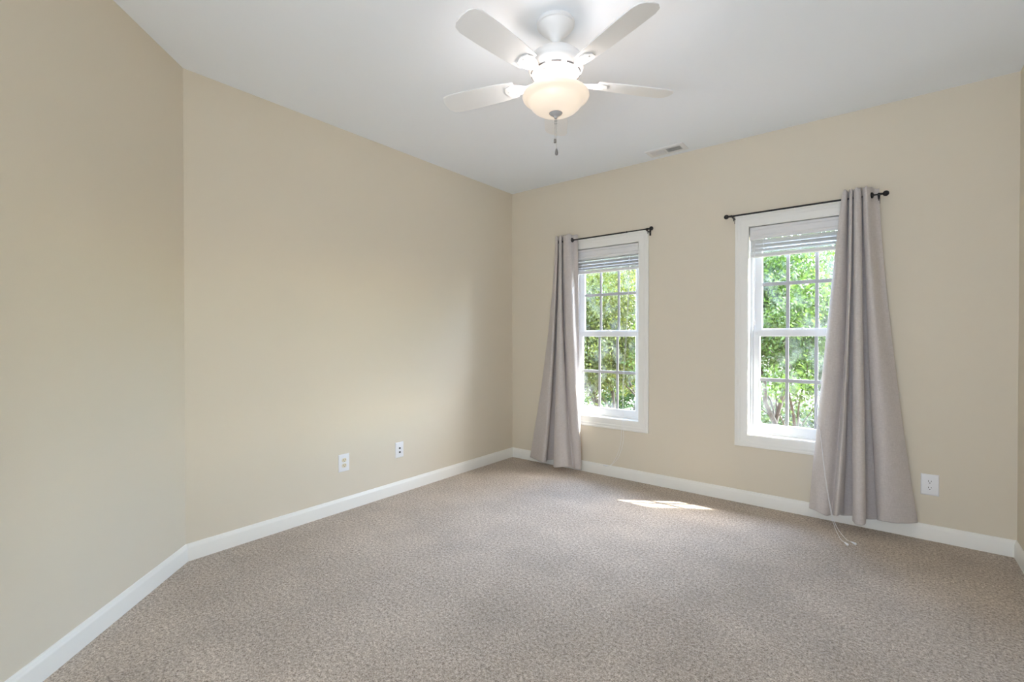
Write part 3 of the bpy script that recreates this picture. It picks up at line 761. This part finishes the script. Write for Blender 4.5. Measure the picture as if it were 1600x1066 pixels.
# the lamp in the bowl
for lx, ly in [(.118 * math.cos(math.radians(40 + 120 * k)), .118 * math.sin(math.radians(40 + 120 * k))) for k in range(3)]:
    ld = bpy.data.lights.new('fan_bulb_light', 'POINT'); ld.energy = 1.7; ld.color = (.97, .97, 1.0); ld.shadow_soft_size = .03
    lo = bpy.data.objects.new('fan_bulb_light', ld); C.objects.link(lo); lo.parent = F; lo.location = (lx, ly, h(2.396))

# ------------------------------------------------------------------ outside
GZ = -.38
b = MB(); b.box(-30, 22, YO - .3, 40, GZ - .3, GZ); struct(b.build('lawn', M['lawn']), 'sunlit grass outside the windows', 'lawn')
b = MB(); b.box(-4.2, 3.0, YO, 7.6, GZ - .1, GZ + .02); struct(b.build('planting_bed', M['mulch']), 'mulched planting bed against the house', 'planting bed')
b = MB()
b.add([(-9, 11.0, GZ + .012), (16, 9.0, GZ + .012), (18, 15.5, GZ + .012), (-11, 15.0, GZ + .012), (-9, 11.0, GZ - .1), (16, 9.0, GZ - .1), (18, 15.5, GZ - .1), (-11, 15.0, GZ - .1)],
      [(0, 1, 2, 3), (4, 7, 6, 5), (0, 4, 5, 1), (1, 5, 6, 2), (2, 6, 7, 3), (3, 7, 4, 0)])
struct(b.build('driveway', M['drive']), 'pale concrete drive beyond the trees', 'driveway')
# eaves of this house over the windows
b = MB(); b.box(XA - 1.5, XC + 4, YB + .1, YO + .64, H + .12, H + .22); b.box(XA - 1.5, XC + 4, YO + .62, YO + .66, H + .06, H + .26)
struct(b.build('roof_eave', M['soffit']), 'white eave over the outside of the windows', 'eave')

def leaves(name, m, parent, centres, n, size, spread, seed, droop=.3):
    """one mesh of many small pointed leaves scattered round twig points"""
    r = np.random.RandomState(seed); cs = np.array(centres)
    c = cs[r.randint(0, len(cs), n)] + r.normal(0, 1, (n, 3)) * np.array(spread)
    d = r.normal(0, 1, (n, 3)); d[:, 2] -= droop; d /= np.linalg.norm(d, axis=1)[:, None]
    u = np.cross(d, r.normal(0, 1, (n, 3))); u /= np.linalg.norm(u, axis=1)[:, None]
    w = np.cross(d, u); s = (size * (.6 + .8 * r.rand(n)))[:, None]
    v = np.stack([c, c + d * s * .45 + u * s * .24 + w * s * .05, c + d * s, c + d * s * .45 - u * s * .24 + w * s * .05], 1).reshape(-1, 3)
    me = bpy.data.meshes.new(name)
    me.vertices.add(4 * n); me.vertices.foreach_set('co', v.astype('f').ravel())
    me.loops.add(6 * n); a = np.arange(n)[:, None] * 4
    me.loops.foreach_set('vertex_index', (a + np.array([[0, 1, 2, 0, 2, 3]])).ravel().astype('i'))
    me.polygons.add(2 * n); me.polygons.foreach_set('loop_start', np.arange(0, 6 * n, 3, dtype='i'))
    me.polygons.foreach_set('loop_total', np.full(2 * n, 3, dtype='i'))
    me.update(calc_edges=True); me.materials.append(m)
    o = bpy.data.objects.new(name, me); C.objects.link(o); o.parent = parent
    return o
def tree(name, loc, label, cat, m, trunks, height, spread, nleaf, size, seed, low=.3, group=None, depth=3, cl=(.13, .13, .08), crown=None):
    """multi-stemmed tree: recursive branches (one trunk mesh) and a leaf mesh"""
    rnd = random.Random(seed); o = empty(name, loc); tag(o, label, cat, group)
    b = MB(); tips = []
    def grow(p, d, ln, r, lev):
        pts = [p.copy()]; rr = [r]; q = p.copy(); dd = d.copy(); ns = 5
        for i in range(ns):
            dd = (dd + Vector((rnd.gauss(0, .16), rnd.gauss(0, .16), rnd.gauss(.03, .10)))).normalized()
            q = q + dd * ln / ns; pts.append(q.copy()); rr.append(r * (1 - .5 * (i + 1) / ns))
            if lev >= 1 and q.z > low * .8: tips.append(tuple(q))
        b.tube(pts, rr, 7 if lev < 2 else 5)
        if lev < depth:
            for k in range(rnd.choice((2, 3, 3))):
                j = rnd.randint(2, ns); a = rnd.uniform(0, 2 * PI)
                nd = (dd + Vector((math.cos(a), math.sin(a), rnd.uniform(-.25, .35))) * (.75 * spread)).normalized()
                grow(pts[j], nd, ln * rnd.uniform(.55, .8), rr[j] * .62, lev + 1)
    for (x, y, lx, ly, r) in trunks:
        grow(Vector((x, y, -.05)), Vector((lx, ly, 1)).normalized(), height * .42, r, 0)
    b.build('trunk', M['bark'], o, smooth=True, angle=60)
    tips = [t for t in tips if t[2] > low]
    if crown:
        r = np.random.RandomState(seed + 1); n = int(len(tips) * .8)
        p = r.normal(0, 1, (n, 3)); p /= np.linalg.norm(p, axis=1)[:, None]; p *= r.rand(n, 1) ** .35
        tips += [tuple(q) for q in p * np.array(crown[3:]) + np.array(crown[:3])]
    leaves('foliage', m, o, tips, nleaf, size, cl, seed + 7)
    return o
def shrub(loc, label, m, rx, ry, rz, nleaf, size, seed, group=None, name='shrub', cat='shrub'):
    r = np.random.RandomState(seed); o = empty(name, loc); tag(o, label, cat, group)
    b = MB(); rnd = random.Random(seed)
    for k in range(7):
        a = rnd.uniform(0, 2 * PI); q = .55
        b.tube([(0, 0, -.03), (rx * q * .4 * math.cos(a), ry * q * .4 * math.sin(a), rz * .5), (rx * q * math.cos(a), ry * q * math.sin(a), rz * 1.3)], [.03, .02, .008], 6)
    b.build('stem', M['bark'], o, smooth=True, angle=60)
    p = r.normal(0, 1, (260, 3)); p /= np.linalg.norm(p, axis=1)[:, None]; p *= (r.rand(260, 1) ** .4)
    p = p * np.array((rx, ry, rz)) + np.array((0, 0, rz * 1.02))
    leaves('foliage', m, o, p, nleaf, size, (.10, .10, .08), seed + 3)
    return o
tree('tree', (-3.40, 6.5, GZ), 'yellow-green leafy tree with fanning stems outside the window beside the corner', 'tree', M['leaf_yellow'],
     [(.25, -.1, -.22, .05, .045), (.30, .05, .22, -.05, .042), (.2, .1, .02, .2, .04), (.75, .1, -.35, .05, .035)], 3.3, .8, 46000, .050, 11, low=.45, cl=(.11, .11, .06), crown=(0, .1, 1.95, 1.05, .7, 1.2))
tree('tree', (-0.62, 5.9, GZ), 'fresh green tree with many dark forked stems outside the right window', 'tree', M['leaf_green'],
     [(-.45, .1, -.10, .1, .036), (-.16, 0, .16, 0, .040), (.15, .15, .42, .1, .06), (-.25, .3, -.3, .2, .028), (-.05, -.15, -.4, -.1, .024)], 3.0, .8, 52000, .044, 23, low=1.12, cl=(.11, .11, .06), crown=(-.05, .1, 2.15, .95, .7, .9))
shrub((-4.3, 8.9, GZ), 'broad green shrub behind the yellow-green tree', M['leaf_green'], 1.25, .9, 1.35, 26000, .07, 31)
shrub((-2.2, 9.3, GZ), 'low olive shrub between the two nearest trees', M['leaf_dark'], .9, .7, .42, 5000, .08, 37)
shrub((-.75, 8.4, GZ), 'low dull green shrub behind the pale forked stems', M['leaf_dark'], .8, .6, .33, 6000, .06, 41)
shrub((0.2, 21.2, GZ), 'tall clipped green hedge shrub beyond the drive, in line with the right window', M['leaf_green'], 2.6, 1.2, 1.9, 24000, .13, 43)
tree('tree', (-8.0, 13.0, GZ), 'tall dull green tree farthest left beyond the drive', 'tree', M['leaf_dark'], [(0, 0, .05, 0, .12), (.2, .1, .3, .1, .09)], 7, 1.0, 13000, .16, 53, low=.8, cl=(.35, .35, .25))
tree('tree', (-4.4, 16.6, GZ), 'tall bright green tree beyond the drive between the two windows\' views', 'tree', M['leaf_green'], [(0, 0, -.1, 0, .12), (.2, .1, .3, .1, .09)], 7, 1.0, 13000, .17, 59, low=.8, cl=(.35, .35, .25))
tree('tree', (-12.5, 18.5, GZ), 'tall yellow-green tree far beyond the drive on the left', 'tree', M['leaf_yellow'], [(0, 0, .1, 0, .13)], 8, 1.0, 12000, .18, 67, low=.8, cl=(.4, .4, .3))
# neighbouring house seen through the leaves
hs = empty('house', (2.6, 24.0, GZ)); tag(hs, 'pale pinkish house seen through the leaves beyond the drive', 'house')
b = MB(); b.box(-7.5, 6, 0, 7, 0, 3.4); b.build('house_wall', mat('house_siding', srgb(150, 130, 120), .9, var=(3, .06)), hs)
b = MB(); b.add([(-8, -.5, 3.3), (6.5, -.5, 3.3), (6.5, 7.5, 3.3), (-8, 7.5, 3.3), (-8, 3.5, 6.2), (6.5, 3.5, 6.2)], [(0, 1, 5, 4), (2, 3, 4, 5), (0, 4, 3), (1, 2, 5), (0, 3, 2, 1)])
b.build('roof', mat('house_shingle', srgb(150, 132, 124), .95, var=(8, .15)), hs)
for x in (-5.5, -2.6, .4, 3.2):
    b = MB(); b.box(x - .55, x + .55, -.06, .02, 1.0, 2.5); wf = b.build('house_window', M['soffit'], hs)
    b = MB(); b.box(x - .45, x + .45, -.08, -.05, 1.1, 2.4); b.build('pane', mat('house_glass', srgb(90, 105, 115), .15), wf)
